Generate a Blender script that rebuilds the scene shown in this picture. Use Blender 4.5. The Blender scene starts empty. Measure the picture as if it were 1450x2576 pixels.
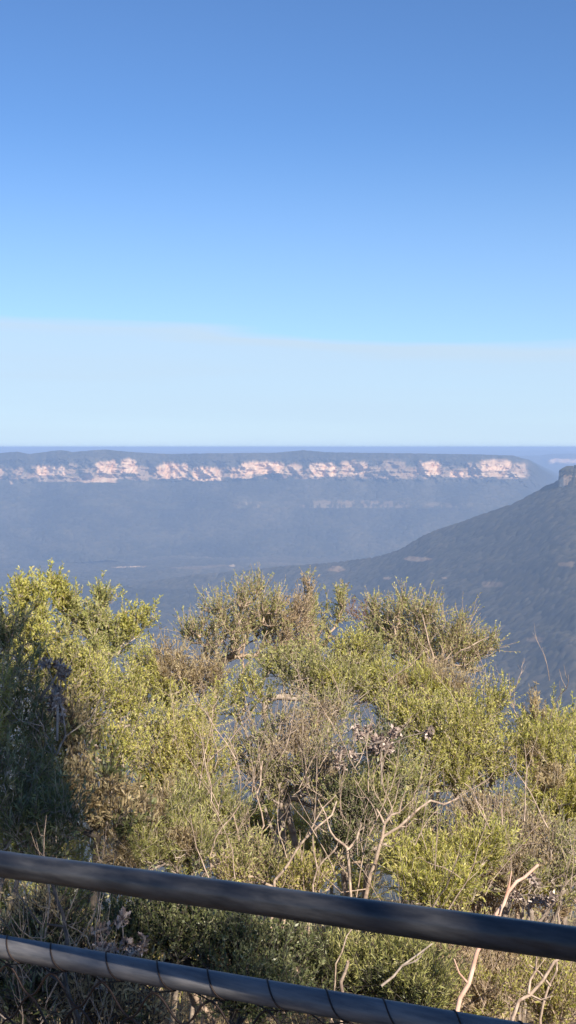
import bpy, math
import numpy as np
from mathutils import Vector

# ------------------------------------------------------------------ camera, sky, sun, exposure
scene = bpy.context.scene
COL = scene.collection
EYE = 1.6
PITCH = math.radians(3.0)
F = 3111.0                       # focal length in units of a 1450 x 2576 frame
cam_d = bpy.data.cameras.new("camera")
cam = bpy.data.objects.new("camera", cam_d)
COL.objects.link(cam)
cam.location = (0, 0, EYE)
cam.rotation_euler = (math.radians(90) - PITCH, 0, 0)
cam_d.sensor_fit = 'VERTICAL'
cam_d.sensor_height = 24
cam_d.lens = 24 * F / 2576.0
cam_d.clip_start = 0.05
cam_d.clip_end = 300000
scene.camera = cam

SUN = Vector((0.42, -0.68, 0.58)).normalized()       # direction towards the sun
sun_d = bpy.data.lights.new("sun", 'SUN')
sun_d.energy = 5.0
sun_d.angle = math.radians(0.5)
sun_d.color = (1.0, 0.90, 0.76)
sun = bpy.data.objects.new("sun", sun_d)
sun.rotation_euler = SUN.to_track_quat('Z', 'Y').to_euler()
sun.location = (20, -20, 30)
COL.objects.link(sun)

world = bpy.data.worlds.new("World")
scene.world = world
world.use_nodes = True
wt = world.node_tree
wt.nodes.clear()
def wn(t, **k):
    n = wt.nodes.new(t)
    for a, b in k.items(): setattr(n, a, b)
    return n
out = wn('ShaderNodeOutputWorld')
bg = wn('ShaderNodeBackground')
bg.inputs['Strength'].default_value = 0.096
sky = wn('ShaderNodeTexSky', sky_type='NISHITA', sun_disc=False)
sky.sun_elevation = math.asin(SUN.z)
sky.sun_rotation = math.atan2(SUN.x, SUN.y)
sky.altitude = 900
sky.air_density = 1.0
sky.dust_density = 0.0
sky.ozone_density = 8.0
tc = wn('ShaderNodeTexCoord')
sep = wn('ShaderNodeSeparateXYZ')
wt.links.new(tc.outputs['Generated'], sep.inputs[0])
def wm(op, a, b, clamp=False):
    n = wn('ShaderNodeMath', operation=op, use_clamp=clamp)
    for i, v in enumerate((a, b)):
        if hasattr(v, 'type') and not isinstance(v, (int, float)): wt.links.new(v, n.inputs[i])
        else: n.inputs[i].default_value = v
    return n.outputs[0]
# thin sheet of high cloud low over the horizon, with a soft wavy upper edge
noi = wn('ShaderNodeTexNoise'); noi.inputs['Scale'].default_value = 5.0; noi.inputs['Detail'].default_value = 2.0
mp = wn('ShaderNodeMapping'); mp.inputs['Scale'].default_value = (1, 1, 12)
mp.inputs['Location'].default_value = (0.35, 0, 0)
wt.links.new(tc.outputs['Generated'], mp.inputs[0]); wt.links.new(mp.outputs[0], noi.inputs['Vector'])
edge = wm('MULTIPLY', wm('SUBTRACT', noi.outputs['Fac'], 0.5), 0.022)
lx = wn('ShaderNodeMapRange', interpolation_type='SMOOTHSTEP')
lx.inputs['From Min'].default_value = -0.13; lx.inputs['From Max'].default_value = 0.10
lx.inputs['To Min'].default_value = 0.1065; lx.inputs['To Max'].default_value = 0.0925
wt.links.new(sep.outputs['X'], lx.inputs['Value'])
lim = wm('ADD', wm('ADD', wm('MULTIPLY', sep.outputs['X'], -0.016), lx.outputs[0]), edge)
t = wm('DIVIDE', wm('SUBTRACT', lim, sep.outputs['Z']), 0.016, True)
ss = wn('ShaderNodeMapRange', interpolation_type='SMOOTHSTEP')
wt.links.new(t, ss.inputs['Value'])
noi2 = wn('ShaderNodeTexNoise'); noi2.inputs['Scale'].default_value = 3.0; noi2.inputs['Detail'].default_value = 3.0
mp2 = wn('ShaderNodeMapping'); mp2.inputs['Scale'].default_value = (1, 1, 16)
wt.links.new(tc.outputs['Generated'], mp2.inputs[0]); wt.links.new(mp2.outputs[0], noi2.inputs['Vector'])
dens = wm('ADD', wm('MULTIPLY', noi2.outputs['Fac'], 0.30), 0.70)
cmix = wn('ShaderNodeMix', data_type='RGBA')
wide = wn('ShaderNodeMapRange', interpolation_type='SMOOTHSTEP')
wide.inputs['From Min'].default_value = 0.26; wide.inputs['From Max'].default_value = 0.085
wide.inputs['To Min'].default_value = 0.0; wide.inputs['To Max'].default_value = 0.27
wt.links.new(sep.outputs['Z'], wide.inputs['Value'])
rim_ = wm('SUBTRACT', 1.0, wm('ABSOLUTE', wm('DIVIDE', wm('SUBTRACT', wm('SUBTRACT', lim, 0.014), sep.outputs['Z']), 0.009), 0.0), True)
rim_ = wm('MULTIPLY', wm('MULTIPLY', rim_, noi2.outputs['Fac']), 0.45)
fac_ = wm('MAXIMUM', wide.outputs[0], wm('MULTIPLY', ss.outputs[0], dens))
wt.links.new(wm('ADD', fac_, rim_, True), cmix.inputs['Factor'])
tint = wn('ShaderNodeMix', data_type='RGBA', blend_type='MULTIPLY')
tint.inputs['Factor'].default_value = 1.0
SKY_TINT = (0.85, 0.90, 0.95, 1)
tint.inputs['B'].default_value = SKY_TINT
wt.links.new(sky.outputs[0], tint.inputs['A'])
wt.links.new(tint.outputs['Result'], cmix.inputs['A'])
CLOUD = (3.8, 4.95, 6.15, 1)
cmix.inputs['B'].default_value = CLOUD
wt.links.new(cmix.outputs['Result'], bg.inputs['Color'])
wt.links.new(bg.outputs[0], out.inputs['Surface'])

vs = scene.view_settings
vs.view_transform = 'Standard'; vs.look = 'None'; vs.exposure = 0.67; vs.gamma = 1.0
vs.use_curve_mapping = False
scene.render.engine = 'CYCLES'
cy = scene.cycles
cy.use_denoising = True
cy.max_bounces = 6; cy.diffuse_bounces = 3; cy.transmission_bounces = 4
cy.transparent_max_bounces = 6; cy.volume_bounces = 1
cy.sample_clamp_indirect = 4.0
cy.caustics_reflective = False; cy.caustics_refractive = False

# ------------------------------------------------------------------ helpers
rng = np.random.default_rng(11)
CP, SP = math.cos(PITCH), math.sin(PITCH)
def at(px, py, Y):
    """world point on the ground plan distance Y that stands at a place of the photograph"""
    u = (px - 725) / F; v = (1288 - py) / F
    dy = CP + v * SP; dz = -SP + v * CP
    k = Y / dy
    return np.array([u * k, Y, EYE + dz * k])

def tag(o, label=None, cat=None, group=None, kind=None):
    if label: o['label'] = label
    if cat: o['category'] = cat
    if group: o['group'] = group
    if kind: o['kind'] = kind
    return o
def link(name, me, parent=None, mat=None):
    o = bpy.data.objects.new(name, me)
    COL.objects.link(o)
    if parent is not None: o.parent = parent
    if mat is not None: me.materials.append(mat)
    return o
def empty(name, loc=(0, 0, 0)):
    o = bpy.data.objects.new(name, None); COL.objects.link(o); o.location = loc
    o.empty_display_size = 0.2
    return o
def mesh_np(name, v, f, smooth=False, attrs=None):
    """f: (n,k) array of faces with k corners"""
    me = bpy.data.meshes.new(name)
    v = np.ascontiguousarray(v, np.float32); f = np.ascontiguousarray(f, np.int32)
    n, k = f.shape
    me.vertices.add(len(v)); me.vertices.foreach_set('co', v.ravel())
    me.loops.add(n * k); me.loops.foreach_set('vertex_index', f.ravel())
    me.polygons.add(n)
    me.polygons.foreach_set('loop_start', np.arange(0, n * k, k, dtype=np.int32))
    me.polygons.foreach_set('loop_total', np.full(n, k, np.int32))
    if smooth: me.polygons.foreach_set('use_smooth', np.ones(n, bool))
    me.update(calc_edges=True)
    for nm, (dom, arr) in (attrs or {}).items():
        a = me.attributes.new(nm, 'FLOAT', dom)
        a.data.foreach_set('value', np.ascontiguousarray(arr, np.float32).ravel())
    return me
def localise(o, loc):
    """give an object that holds world coordinates its origin at loc"""
    loc = np.array(loc, float)
    me = o.data
    co = np.empty(len(me.vertices) * 3, np.float32); me.vertices.foreach_get('co', co)
    co = co.reshape(-1, 3) - loc.astype(np.float32)
    me.vertices.foreach_set('co', co.ravel()); me.update()

# value noise in numpy
def hash2(ix, iy, s):
    h = (ix.astype(np.int64) * 374761393 + iy.astype(np.int64) * 668265263 + s * 982451653) & 0xFFFFFFFF
    h = ((h ^ (h >> 13)) * 1274126177) & 0xFFFFFFFF
    return ((h ^ (h >> 16)) & 0xFFFF) / 65535.0
def vnoise(x, y, s=0):
    ix = np.floor(x); iy = np.floor(y); fx = x - ix; fy = y - iy
    fx = fx * fx * (3 - 2 * fx); fy = fy * fy * (3 - 2 * fy)
    a = hash2(ix, iy, s); b = hash2(ix + 1, iy, s); c = hash2(ix, iy + 1, s); d = hash2(ix + 1, iy + 1, s)
    return (a * (1 - fx) + b * fx) * (1 - fy) + (c * (1 - fx) + d * fx) * fy
def fbm(x, y, o=4, s=0):
    r = 0; a = 0.5; t = 0
    for i in range(o):
        r = r + a * vnoise(x, y, s + i); t += a; a *= 0.5; x = x * 2.03 + 17.1; y = y * 2.03 + 5.3
    return r / t
def crowns(x, y, cell, s=0):
    """height 0..1 of rounded tree crowns on a jittered grid, and a random value per crown"""
    gx = np.floor(x / cell); gy = np.floor(y / cell)
    best = np.full(x.shape, -1.0); idv = np.zeros(x.shape)
    for dx in (-1, 0, 1):
        for dy in (-1, 0, 1):
            cx = gx + dx; cy_ = gy + dy
            jx = (cx + hash2(cx, cy_, s + 1)) * cell; jy = (cy_ + hash2(cx, cy_, s + 2)) * cell
            r = cell * (0.55 + 0.5 * hash2(cx, cy_, s + 3))
            d2 = ((x - jx) ** 2 + (y - jy) ** 2) / (r * r)
            h = np.sqrt(np.clip(1 - d2, 0, 1)) * (0.5 + 0.5 * hash2(cx, cy_, s + 4))
            m = h > best
            best = np.where(m, h, best); idv = np.where(m, hash2(cx, cy_, s + 5), idv)
    return best, idv

# ------------------------------------------------------------------ materials
def mat(name):
    m = bpy.data.materials.new(name); m.use_nodes = True
    nt = m.node_tree; nt.nodes.clear()
    o = nt.nodes.new('ShaderNodeOutputMaterial')
    return m, nt, o
def N(nt, t, ins=None, **k):
    n = nt.nodes.new(t)
    for a, b in k.items(): setattr(n, a, b)
    for a, b in (ins or {}).items():
        if isinstance(b, bpy.types.NodeSocket): nt.links.new(b, n.inputs[a])
        else: n.inputs[a].default_value = b
    return n
def ramp(nt, fac, stops):
    r = nt.nodes.new('ShaderNodeValToRGB')
    e = r.color_ramp.elements
    while len(e) > 1: e.remove(e[-1])
    e[0].position = stops[0][0]; e[0].color = (*stops[0][1], 1)
    for p, c in stops[1:]:
        x = e.new(p); x.color = (*c, 1)
    nt.links.new(fac, r.inputs[0])
    return r.outputs[0]

def leaf_mat(name, stops, transl=0.48, rough=0.45, hsv=None):
    m, nt, o = mat(name)
    a = N(nt, 'ShaderNodeAttribute', attribute_name='rnd')
    c = ramp(nt, a.outputs['Fac'], stops)
    p = N(nt, 'ShaderNodeBsdfPrincipled', {'Base Color': c, 'Roughness': rough})
    p.inputs['Specular IOR Level'].default_value = 0.45
    tr = N(nt, 'ShaderNodeBsdfTranslucent', {'Color': c})
    mx = N(nt, 'ShaderNodeMixShader', {0: transl})
    nt.links.new(p.outputs[0], mx.inputs[1]); nt.links.new(tr.outputs[0], mx.inputs[2])
    nt.links.new(mx.outputs[0], o.inputs['Surface'])
    return m
L_YEL = leaf_mat('leaf_yellow_green', [(0, (.16, .17, .055)), (.35, (.48, .48, .11)), (.7, (.72, .67, .20)), (.92, (.78, .65, .33)), (1, (.58, .38, .20))])
L_OLV = leaf_mat('leaf_olive', [(0, (.15, .17, .06)), (.4, (.42, .43, .14)), (.75, (.64, .60, .24)), (.93, (.74, .62, .36)), (1, (.52, .36, .22))])
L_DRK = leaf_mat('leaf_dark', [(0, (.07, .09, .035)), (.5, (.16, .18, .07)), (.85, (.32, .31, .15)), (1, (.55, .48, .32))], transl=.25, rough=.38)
L_DRY = leaf_mat('leaf_dry', [(0, (.24, .17, .09)), (.4, (.50, .39, .21)), (.75, (.68, .55, .32)), (1, (.55, .53, .22))])
L_RUS = leaf_mat('leaf_rusty', [(0, (.22, .10, .05)), (.5, (.38, .18, .09)), (1, (.45, .30, .16))])
def bark_mat(name, c1, c2, sc=30):
    m, nt, o = mat(name)
    g = N(nt, 'ShaderNodeNewGeometry')
    n = N(nt, 'ShaderNodeTexNoise', {'Vector': g.outputs['Position'], 'Scale': sc, 'Detail': 4.0})
    c = ramp(nt, n.outputs['Fac'], [(.3, c1), (.7, c2)])
    b_ = N(nt, 'ShaderNodeBump', {'Strength': .7, 'Distance': .004, 'Height': n.outputs['Fac']})
    p = N(nt, 'ShaderNodeBsdfPrincipled', {'Base Color': c, 'Roughness': .85, 'Normal': b_.outputs[0]})
    nt.links.new(p.outputs[0], o.inputs['Surface'])
    return m
B_GREY = bark_mat('bark_grey', (.20, .15, .12), (.46, .38, .31))
B_PALE = bark_mat('bark_pale', (.22, .15, .11), (.60, .46, .34), 45)
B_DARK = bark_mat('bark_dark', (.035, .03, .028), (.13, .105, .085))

# ------------------------------------------------------------------ the lookout ground
def ground_z(x, y):
    x = np.asarray(x, float); y = np.asarray(y, float)
    z = np.where(y < 1.2, 0.0, -0.62 * np.clip((y - 1.2) / 1.6, 0, 1) ** 1.3)
    z = z - 0.20 * np.clip(y - 3.0, 0, 6) - 0.95 * np.clip(y - 9.0, 0, 1e9)
    z = z + 0.25 * (fbm(x * 0.35 + 9, y * 0.35, 3, 3) - 0.5) * np.clip(np.abs(y - 0.5) * 0.3, 0, 1)
    z = z + 0.05 * (fbm(x * 2.0, y * 2.0, 3, 5) - 0.5)
    return z
xs = np.concatenate([np.linspace(-40, -8, 40), np.linspace(-7.6, 7.6, 160), np.linspace(8, 40, 40)])
ys = np.concatenate([np.linspace(-30, -1, 40), np.linspace(-.6, 12, 160), np.linspace(12.5, 60, 50)])
X, Y = np.meshgrid(xs, ys, indexing='ij')
V = np.stack([X, Y, ground_z(X, Y)], -1).reshape(-1, 3)
ny = len(ys); I = (np.arange(len(xs) - 1)[:, None] * ny + np.arange(ny - 1)[None]).ravel()
Fq = np.stack([I, I + ny, I + ny + 1, I + 1], -1)
m, nt, o = mat('soil_and_litter')
g = N(nt, 'ShaderNodeNewGeometry')
n1 = N(nt, 'ShaderNodeTexNoise', {'Vector': g.outputs['Position'], 'Scale': 2.2, 'Detail': 6.0})
n2 = N(nt, 'ShaderNodeTexVoronoi', {'Vector': g.outputs['Position'], 'Scale': 55.0})
c1 = ramp(nt, n1.outputs['Fac'], [(.3, (.07, .05, .035)), (.55, (.20, .14, .09)), (.75, (.30, .23, .15))])
c2 = ramp(nt, n2.outputs['Color'], [(0, (.05, .035, .025)), (.6, (.25, .18, .11)), (1, (.42, .33, .22))])
cm = N(nt, 'ShaderNodeMix', data_type='RGBA'); cm.inputs['Factor'].default_value = .55
nt.links.new(c1, cm.inputs['A']); nt.links.new(c2, cm.inputs['B'])
bmp = N(nt, 'ShaderNodeBump', {'Strength': .8, 'Distance': .02, 'Height': n2.outputs['Distance']})
p = N(nt, 'ShaderNodeBsdfPrincipled', {'Base Color': cm.outputs['Result'], 'Roughness': .95, 'Normal': bmp.outputs[0]})
nt.links.new(p.outputs[0], o.inputs['Surface'])
gnd = link('ground', mesh_np('ground', V, Fq, True), None, m)
tag(gnd, 'steep bushy hillside of brown soil and litter below the lookout fence', 'ground', kind='structure')

# ------------------------------------------------------------------ distant land
def forest_mat(name, far=False):
    m, nt, o = mat(name)
    a = N(nt, 'ShaderNodeAttribute', attribute_name='tone')
    r = N(nt, 'ShaderNodeAttribute', attribute_name='rock')
    fc = ramp(nt, a.outputs['Fac'], [(0, (.018, .018, .013)), (.35, (.038, .036, .022)), (.6, (.066, .058, .035)), (.82, (.10, .082, .050)), (1, (.15, .115, .075))])
    g = N(nt, 'ShaderNodeNewGeometry')
    mp = N(nt, 'ShaderNodeMapping', {'Vector': g.outputs['Position'], 'Scale': (1, 1, 3.2)})
    n = N(nt, 'ShaderNodeTexNoise', {'Vector': mp.outputs[0], 'Scale': .018, 'Detail': 5.0, 'Roughness': .65})
    rc = ramp(nt, n.outputs['Fac'], [(.28, (.30, .16, .09)), (.40, (.62, .38, .21)), (.55, (.74, .51, .31)), (.75, (.82, .65, .44))])
    mx = N(nt, 'ShaderNodeMix', data_type='RGBA')
    nt.links.new(r.outputs['Fac'], mx.inputs['Factor']); nt.links.new(fc, mx.inputs['A']); nt.links.new(rc, mx.inputs['B'])
    p = N(nt, 'ShaderNodeBsdfPrincipled', {'Base Color': mx.outputs['Result'], 'Roughness': .95})
    p.inputs['Specular IOR Level'].default_value = .1
    nt.links.new(p.outputs[0], o.inputs['Surface'])
    return m
M_FOR = forest_mat('forest_and_rock')

def grid_faces(na, nb):
    I = (np.arange(na - 1)[:, None] * nb + np.arange(nb - 1)[None]).ravel()
    return np.stack([I, I + 1, I + nb + 1, I + nb], -1)
def polar(name, px, D, Z, tone, rock, label, cat=None):
    """px (column), D (distance along y), Z arrays of shape (ncol,nrow)"""
    u = (px - 725) / F
    V = np.stack([u * D, D, Z], -1).reshape(-1, 3)
    me = mesh_np(name, V, grid_faces(*D.shape), True, {'tone': ('POINT', np.clip(tone, 0, 1)), 'rock': ('POINT', np.clip(rock, 0, 1))})
    o = link(name, me, None, M_FOR)
    return tag(o, label, cat or name.replace('_', ' '), kind='structure')
def hgt(py, D):            # height of a photo row at plan distance D
    v = (1288 - py) / F
    return EYE + (-SP + v * CP) / (CP + v * SP) * D
sst = lambda a, b, x: (lambda t: t * t * (3 - 2 * t))(np.clip((x - a) / (b - a), 0, 1))

FLOOR = -520.0
# valley floor
px = np.linspace(-700, 2150, 900)[:, None]
D = np.concatenate([np.linspace(60, 1400, 60), np.linspace(1420, 6400, 620), np.linspace(6450, 11000, 40)])[None]
px, D = np.broadcast_arrays(px, D)
x = (px - 725) / F * D; y = D
Z = FLOOR + 55 * (fbm(x / 900, y / 900, 4, 20) - .5) + 70 * sst(.45, .9, fbm(x / 1500 + 3, y / 700, 3, 30)) * sst(5600, 4000, D)
wall = sst(420, 80, D)
Z = Z * (1 - wall) + wall * (-300)
cr, cid = crowns(x, y, 17.0, 40)
Z = Z + 11 * cr
def patch(x, y, pxc, pyc, wpx, hpx, seed, zref=FLOOR):
    Dc = (EYE - zref) / ((pyc - 1125) / F)
    xc = (pxc - 725) / F * Dc
    wx = wpx / F * Dc; wy = hpx / (pyc - 1125) * Dc
    d = np.sqrt(((x - xc) / wx) ** 2 + ((y - Dc) / wy) ** 2) + 0.9 * (fbm(x / (wx * .5), y / (wy * .6), 3, seed) - .5)
    return 1 - sst(.75, 1.0, d)
rock = np.maximum.reduce([patch(x, y, 322, 1433, 42, 2.6, 61), patch(x, y, 300, 1326, 12, 2, 62) * .7, patch(x, y, 270, 1322, 8, 2, 63) * .5,
                          patch(x, y, 500, 1440, 90, 7, 64) * .12, patch(x, y, 420, 1480, 60, 6, 65) * .12,
                          patch(x, y, 585, 1441, 8, 3, 66) * .5])
tone = -.05 + .75 * fbm(x / 600, y / 600, 4, 70) + .35 * (cid - .5) + .25 * (cr - .4) + .12
tone = tone + .2 * sst(.5, .8, fbm(x / 500 + 8, y / 260, 3, 77))
Z = np.where(rock > .5, Z - 11 * cr, Z)
polar('valley_floor', px, D, Z, tone, rock, 'hazy forested valley floor with a thin pale clearing', 'valley')

# wooded spur on the right
cpx = np.array([-200, 120, 330, 480, 580, 700, 850, 940, 1000, 1080, 1180, 1300, 1395, 1425, 1450, 1520, 1700, 2150.])
cpy = np.array([1600, 1520, 1472, 1449, 1440, 1428, 1416, 1404, 1388, 1342, 1309, 1265, 1214, 1204, 1196, 1180, 1170, 1160.])
cD = np.array([4600, 4500, 4400, 4250, 4150, 4000, 3800, 3650, 3550, 3450, 3350, 3250, 3200, 3180, 3170, 3150, 3100, 3000.])
px1 = np.linspace(-200, 2150, 1050)
crestD = np.interp(px1, cpx, cD); crestY = np.interp(px1, cpx, cpy)
k = np.ones(9) / 9; crestY = np.convolve(np.pad(crestY, 4, mode='edge'), k, 'valid')
crestZ = hgt(crestY, crestD)
tt = np.concatenate([np.linspace(-1, 0, 560), np.linspace(0.004, 1, 90)])[None]
wf = np.interp(px1, [-200, 600, 900, 1450, 2150], [300, 500, 1300, 1900, 2000])[:, None]
Dg = crestD[:, None] + np.where(tt < 0, tt * wf, tt * 700)
pxg = np.broadcast_to(px1[:, None], Dg.shape)
x = (pxg - 725) / F * Dg; y = Dg
base = FLOOR - 40
s = np.where(tt < 0, (1 + tt), (1 - tt))
shape = np.clip(s, 0, 1) ** np.where(tt < 0, 1.35, 1.0)
rel = (crestZ[:, None] - base)
gul = (fbm(x / 260 + y / 900, y / 1400, 4, 90) - .5) * 210 * np.clip(1 - np.abs(s - .5) * 2, 0, 1)
Z = base + rel * shape + gul * np.clip(rel / 350, .1, 1)
cr, cid = crowns(x, y, 13.0, 95)
near = 1.0
Z = Z + 4.5 * cr * near
tone = .16 + .34 * fbm(x / 300, y / 300, 4, 101) + .40 * (cid - .5) + .30 * (cr - .4) + .10 + .1 * sst(.5, .7, fbm(x / 120, y / 200, 3, 108))
def ppatch(pxc, pyc, wpx, hpx, seed):
    v = (pyc - 1125) / F
    pyg = 1125 + (EYE - Z) / Dg * F
    d = np.sqrt(((pxg - pxc) / wpx) ** 2 + ((pyg - pyc) / hpx) ** 2) + 1.1 * (fbm(pxg / (wpx * .4), pyg / (hpx * .6), 3, seed) - .5)
    return (1 - sst(.7, 1.0, d)) * (tt < 0)
rock = np.maximum.reduce([ppatch(1050, 1406, 34, 7, 1) * .40, ppatch(850, 1433, 30, 8, 2) * .30, ppatch(975, 1456, 12, 4, 3) * .35,
                          ppatch(1350, 1612, 24, 8, 4) * .18, ppatch(1425, 1420, 25, 9, 5) * .22, ppatch(1240, 1470, 30, 10, 6) * .15,
                          ppatch(1120, 1455, 8, 3, 7) * .3, ppatch(900, 1528, 38, 10, 12) * .25])
polar('hill', pxg, Dg, Z, tone, rock, 'dark wooded ridge sloping down from the right edge', 'hill')

# sandstone knob at the top of the spur
def knob():
    vs_, fs = [], []
    nu, nv = 160, 50
    c = at(1432, 1196, 3150); 
    U, T = np.meshgrid(np.linspace(0, 2 * np.pi, nu, endpoint=False), np.linspace(0, 1, nv), indexing='ij')
    rx = 36 * (1.0 - .12 * T) * (1 + .25 * (fbm(np.cos(U) * 2 + 5, np.sin(U) * 2 + T * 1.3, 4, 200) - .5))
    rx = rx * (1 + .07 * (fbm(np.cos(U) * 7 + 5, np.sin(U) * 7 + T * .6, 3, 205) - .5) * 2)
    topc = np.where(T > .78, (1 - T) / .22, 1.0)
    rx = rx * (.02 + .98 * np.sqrt(np.clip(topc, 0, 1)))
    ztop = hgt(1174, 3150) + 14 * (fbm(np.cos(U) * 3, np.sin(U) * 3, 3, 210) - .5)
    zb = hgt(1228, 3150)
    z = zb + (ztop - zb) * np.minimum(T / .95, 1)
    Xk = c[0] + 12 + rx * np.cos(U) * 1.05; Yk = 3150 + rx * np.sin(U) * 1.6
    V = np.stack([Xk, Yk, z], -1).reshape(-1, 3)
    I = (np.arange(nu)[:, None] * nv + np.arange(nv - 1)[None]); J = (np.roll(np.arange(nu), -1)[:, None] * nv + np.arange(nv - 1)[None])
    f = np.stack([I.ravel(), J.ravel(), J.ravel() + 1, I.ravel() + 1], -1)
    veg = fbm(Xk / 16, z / 13 + Yk / 30, 3, 220)
    pk = 725 + Xk / Yk * F; pk = pk - 10 * (T - .5) + 10 * (veg - .5); rk = .8 * (sst(1408, 1413, pk) * sst(1427, 1420, pk) * sst(.75, .6, T) + .5 * sst(.55, .62, 1 - veg) * (T < .7)) * sst(.30, .42, 1 - veg)
    return mesh_np('cliff_outcrop', V, f, True, {'tone': ('POINT', (.25 + .4 * veg).ravel()), 'rock': ('POINT', rk.ravel())})
kn = link('cliff_outcrop', knob(), None, M_FOR)
tag(kn, 'small pale sandstone outcrop with bush on top at right end of the wooded ridge', 'rock outcrop', kind='structure')

# the long escarpment
NC = 1500
px1 = np.linspace(-650, 1475, NC)
segs = [(-620, -520, 1165, 1200, .8), (-470, -360, 1160, 1198, .9), (-300, -170, 1170, 1205, .9), (-120, 14, 1172, 1204, .7),
        (22, 34, 1200, 1219, .7), (36, 64, 1178, 1196, .6), (86, 172, 1172, 1198, 1), (90, 230, 1198, 1213, .45), (172, 200, 1168, 1180, .3),
        (203, 300, 1199, 1215, .75), (240, 300, 1158, 1192, .95), (300, 348, 1155, 1191, 1), (335, 375, 1174, 1210, .40),
        (388, 482, 1165, 1206, 1), (480, 562, 1176, 1211, 1), (576, 640, 1174, 1204, .8), (600, 720, 1162, 1192, 1), (715, 762, 1168, 1194, .7),
        (774, 852, 1164, 1200, 1), (850, 932, 1161, 1195, .75), (955, 1025, 1158, 1190, .35), (1044, 1114, 1161, 1196, 1),
        (1128, 1172, 1183, 1202, 1), (1160, 1335, 1184, 1200, .7), (1170, 1210, 1166, 1186, .5), (1206, 1292, 1157, 1185, 1), (1290, 1330, 1166, 1190, .55),
        (748, 1040, 1262, 1280, .20), (590, 665, 1264, 1281, .18), (1060, 1180, 1268, 1280, .10)]
Drim = 6700 + 420 * (fbm(px1 / 210, px1 * 0 + 2, 2, 130) - .5)
fineD = 110 * (fbm(px1 / 28, px1 * 0 + 4, 3, 136) - .5)
Drim = Drim + 2600 * sst(1280, 1475, px1) ** 1.5
rimY = np.interp(px1, [-650, -300, 0, 45, 75, 100, 155, 185, 262, 330, 420, 560, 700, 762, 830, 1000, 1200, 1290, 1330, 1370, 1400, 1475],
                 [1140, 1134, 1140, 1136, 1142, 1139, 1132, 1137, 1130.5, 1137, 1142, 1140, 1138.5, 1132.5, 1138, 1140, 1143, 1146, 1158, 1190, 1212, 1270])
rimY = rimY + 1.6 * (fbm(px1 / 9, px1 * 0, 3, 140) - .5)
# rows: (photo-row equivalent, distance offset from the rim)
rows = []
def addrows(n, y0, y1, d0, d1):
    for i in range(n): t_ = i / n; rows.append((y0 + (y1 - y0) * t_, d0 + (d1 - d0) * t_))
PL = len(rows)
prof = [(26, 0, 0, 60, 0), ]
yy = []; dd = []
def seg(n, y0, y1, d0, d1):
    t_ = np.arange(n) / n
    yy.extend(y0 + (y1 - y0) * t_); dd.extend(d0 + (d1 - d0) * t_)
seg(30, 0, 22, 0, -110)       # bushy upper slope, row offset below the rim
seg(70, 22, 72, -110, -150)   # cliff zone
seg(70, 72, 125, -150, -440)  # talus
seg(26, 125, 142, -440, -458) # lower band
seg(90, 142, 282, -458, -1150)
yy.append(282); dd.append(-1150)
yy = np.array(yy)[None]; dd = np.array(dd)[None]
rowY = rimY[:, None] + yy * np.where(yy < 72, 1, 1)
spur = (fbm(px1 / 120, px1 * 0 + 7, 2, 150) - .5)[:, None] * 520
rel = np.clip((yy - 60) / 180, 0, 1)
Dg = Drim[:, None] + dd + fineD[:, None] * (1 - np.clip((yy - 60) / 60, 0, 1)) + spur * rel * (1 - rel * .6) - 30 * np.clip(yy / 40, 0, 1)
pxg = np.broadcast_to(px1[:, None], Dg.shape)
flute = (fbm(pxg / 7 + yy / 12, yy / 16 + pxg * 0, 3, 160) - .5) * 50 + (fbm(pxg / 26 - yy / 30, yy / 40 + pxg * 0, 3, 165) - .5) * 120
cz = sst(14, 24, yy) * sst(82, 70, yy)
Dg = Dg + flute * cz
Dg = Dg + (fbm(pxg / 40, yy / 5 + pxg * 0, 2, 170) - .5) * 26 * cz
# rows are measured at the mean rim distance, so recesses and spurs stay level
Dref = Drim[:, None] * .55 + 6700 * .45
Z = hgt(rowY, np.maximum(Dref + dd, 1000))
cr, cid = crowns((pxg - 725) / F * Dg, Dg * .5 + Z * 1.5, 19.0, 180)
pyg = 1125 + (EYE - Z) / Dg * F
rock = np.zeros_like(Z)
wob = (fbm(pxg / 12, pyg / 7, 4, 190) - .5)
wob2 = (fbm(pxg / 4, pyg / 11, 3, 196) - .5)
for a, b, y0, y1, st in segs:
    e = 5 + (b - a) * .06
    q = sst(a - 1, a + e, pxg + 14 * wob) * sst(b + 1, b - e, pxg + 14 * wob) * sst(y0 - 2, y0 + 4, pyg + 12 * wob) * sst(y1 + 2, y1 - 2, pyg + 5 * wob)
    tn_ = np.clip(np.abs((pxg + 10 * wob - (a + b) / 2) / ((b - a) / 2)), 0, 1.2)
    q = q * sst(y0 + (y1 - y0) * .5 * tn_ ** 2.6 - 3, y0 + (y1 - y0) * .5 * tn_ ** 2.6 + 4, pyg + 9 * wob2 + 4)
    if st < .35: q = q * sst(-.1, .12, wob2 + wob)
    rock = np.maximum(rock, q * st * np.clip(1.15 + 1.5 * (wob2 + .06), .35, 1.15))
layer = fbm(pxg / 45, pyg / 2.2, 3, 198)
base_ = sst(-30, 40, pxg) * sst(1340, 1310, pxg) * sst(1172, 1182, pyg + 9 * wob) * sst(1209, 1204, pyg + 6 * wob) * sst(.40, .62, fbm(pxg / 22, pyg / 9, 4, 199) + .10)
rock = np.maximum(rock * (.62 + .45 * layer), .40 * base_ * (.6 + .7 * layer))
Z = Z + 9 * cr * (1 - np.clip(rock * 2, 0, 1)) * sst(0, 6, yy)
tone = -.05 + .75 * fbm(pxg / 60, yy / 30 + pxg * 0, 4, 185) + .3 * (cid - .5) + .2 * (cr - .4) + .08
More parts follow.
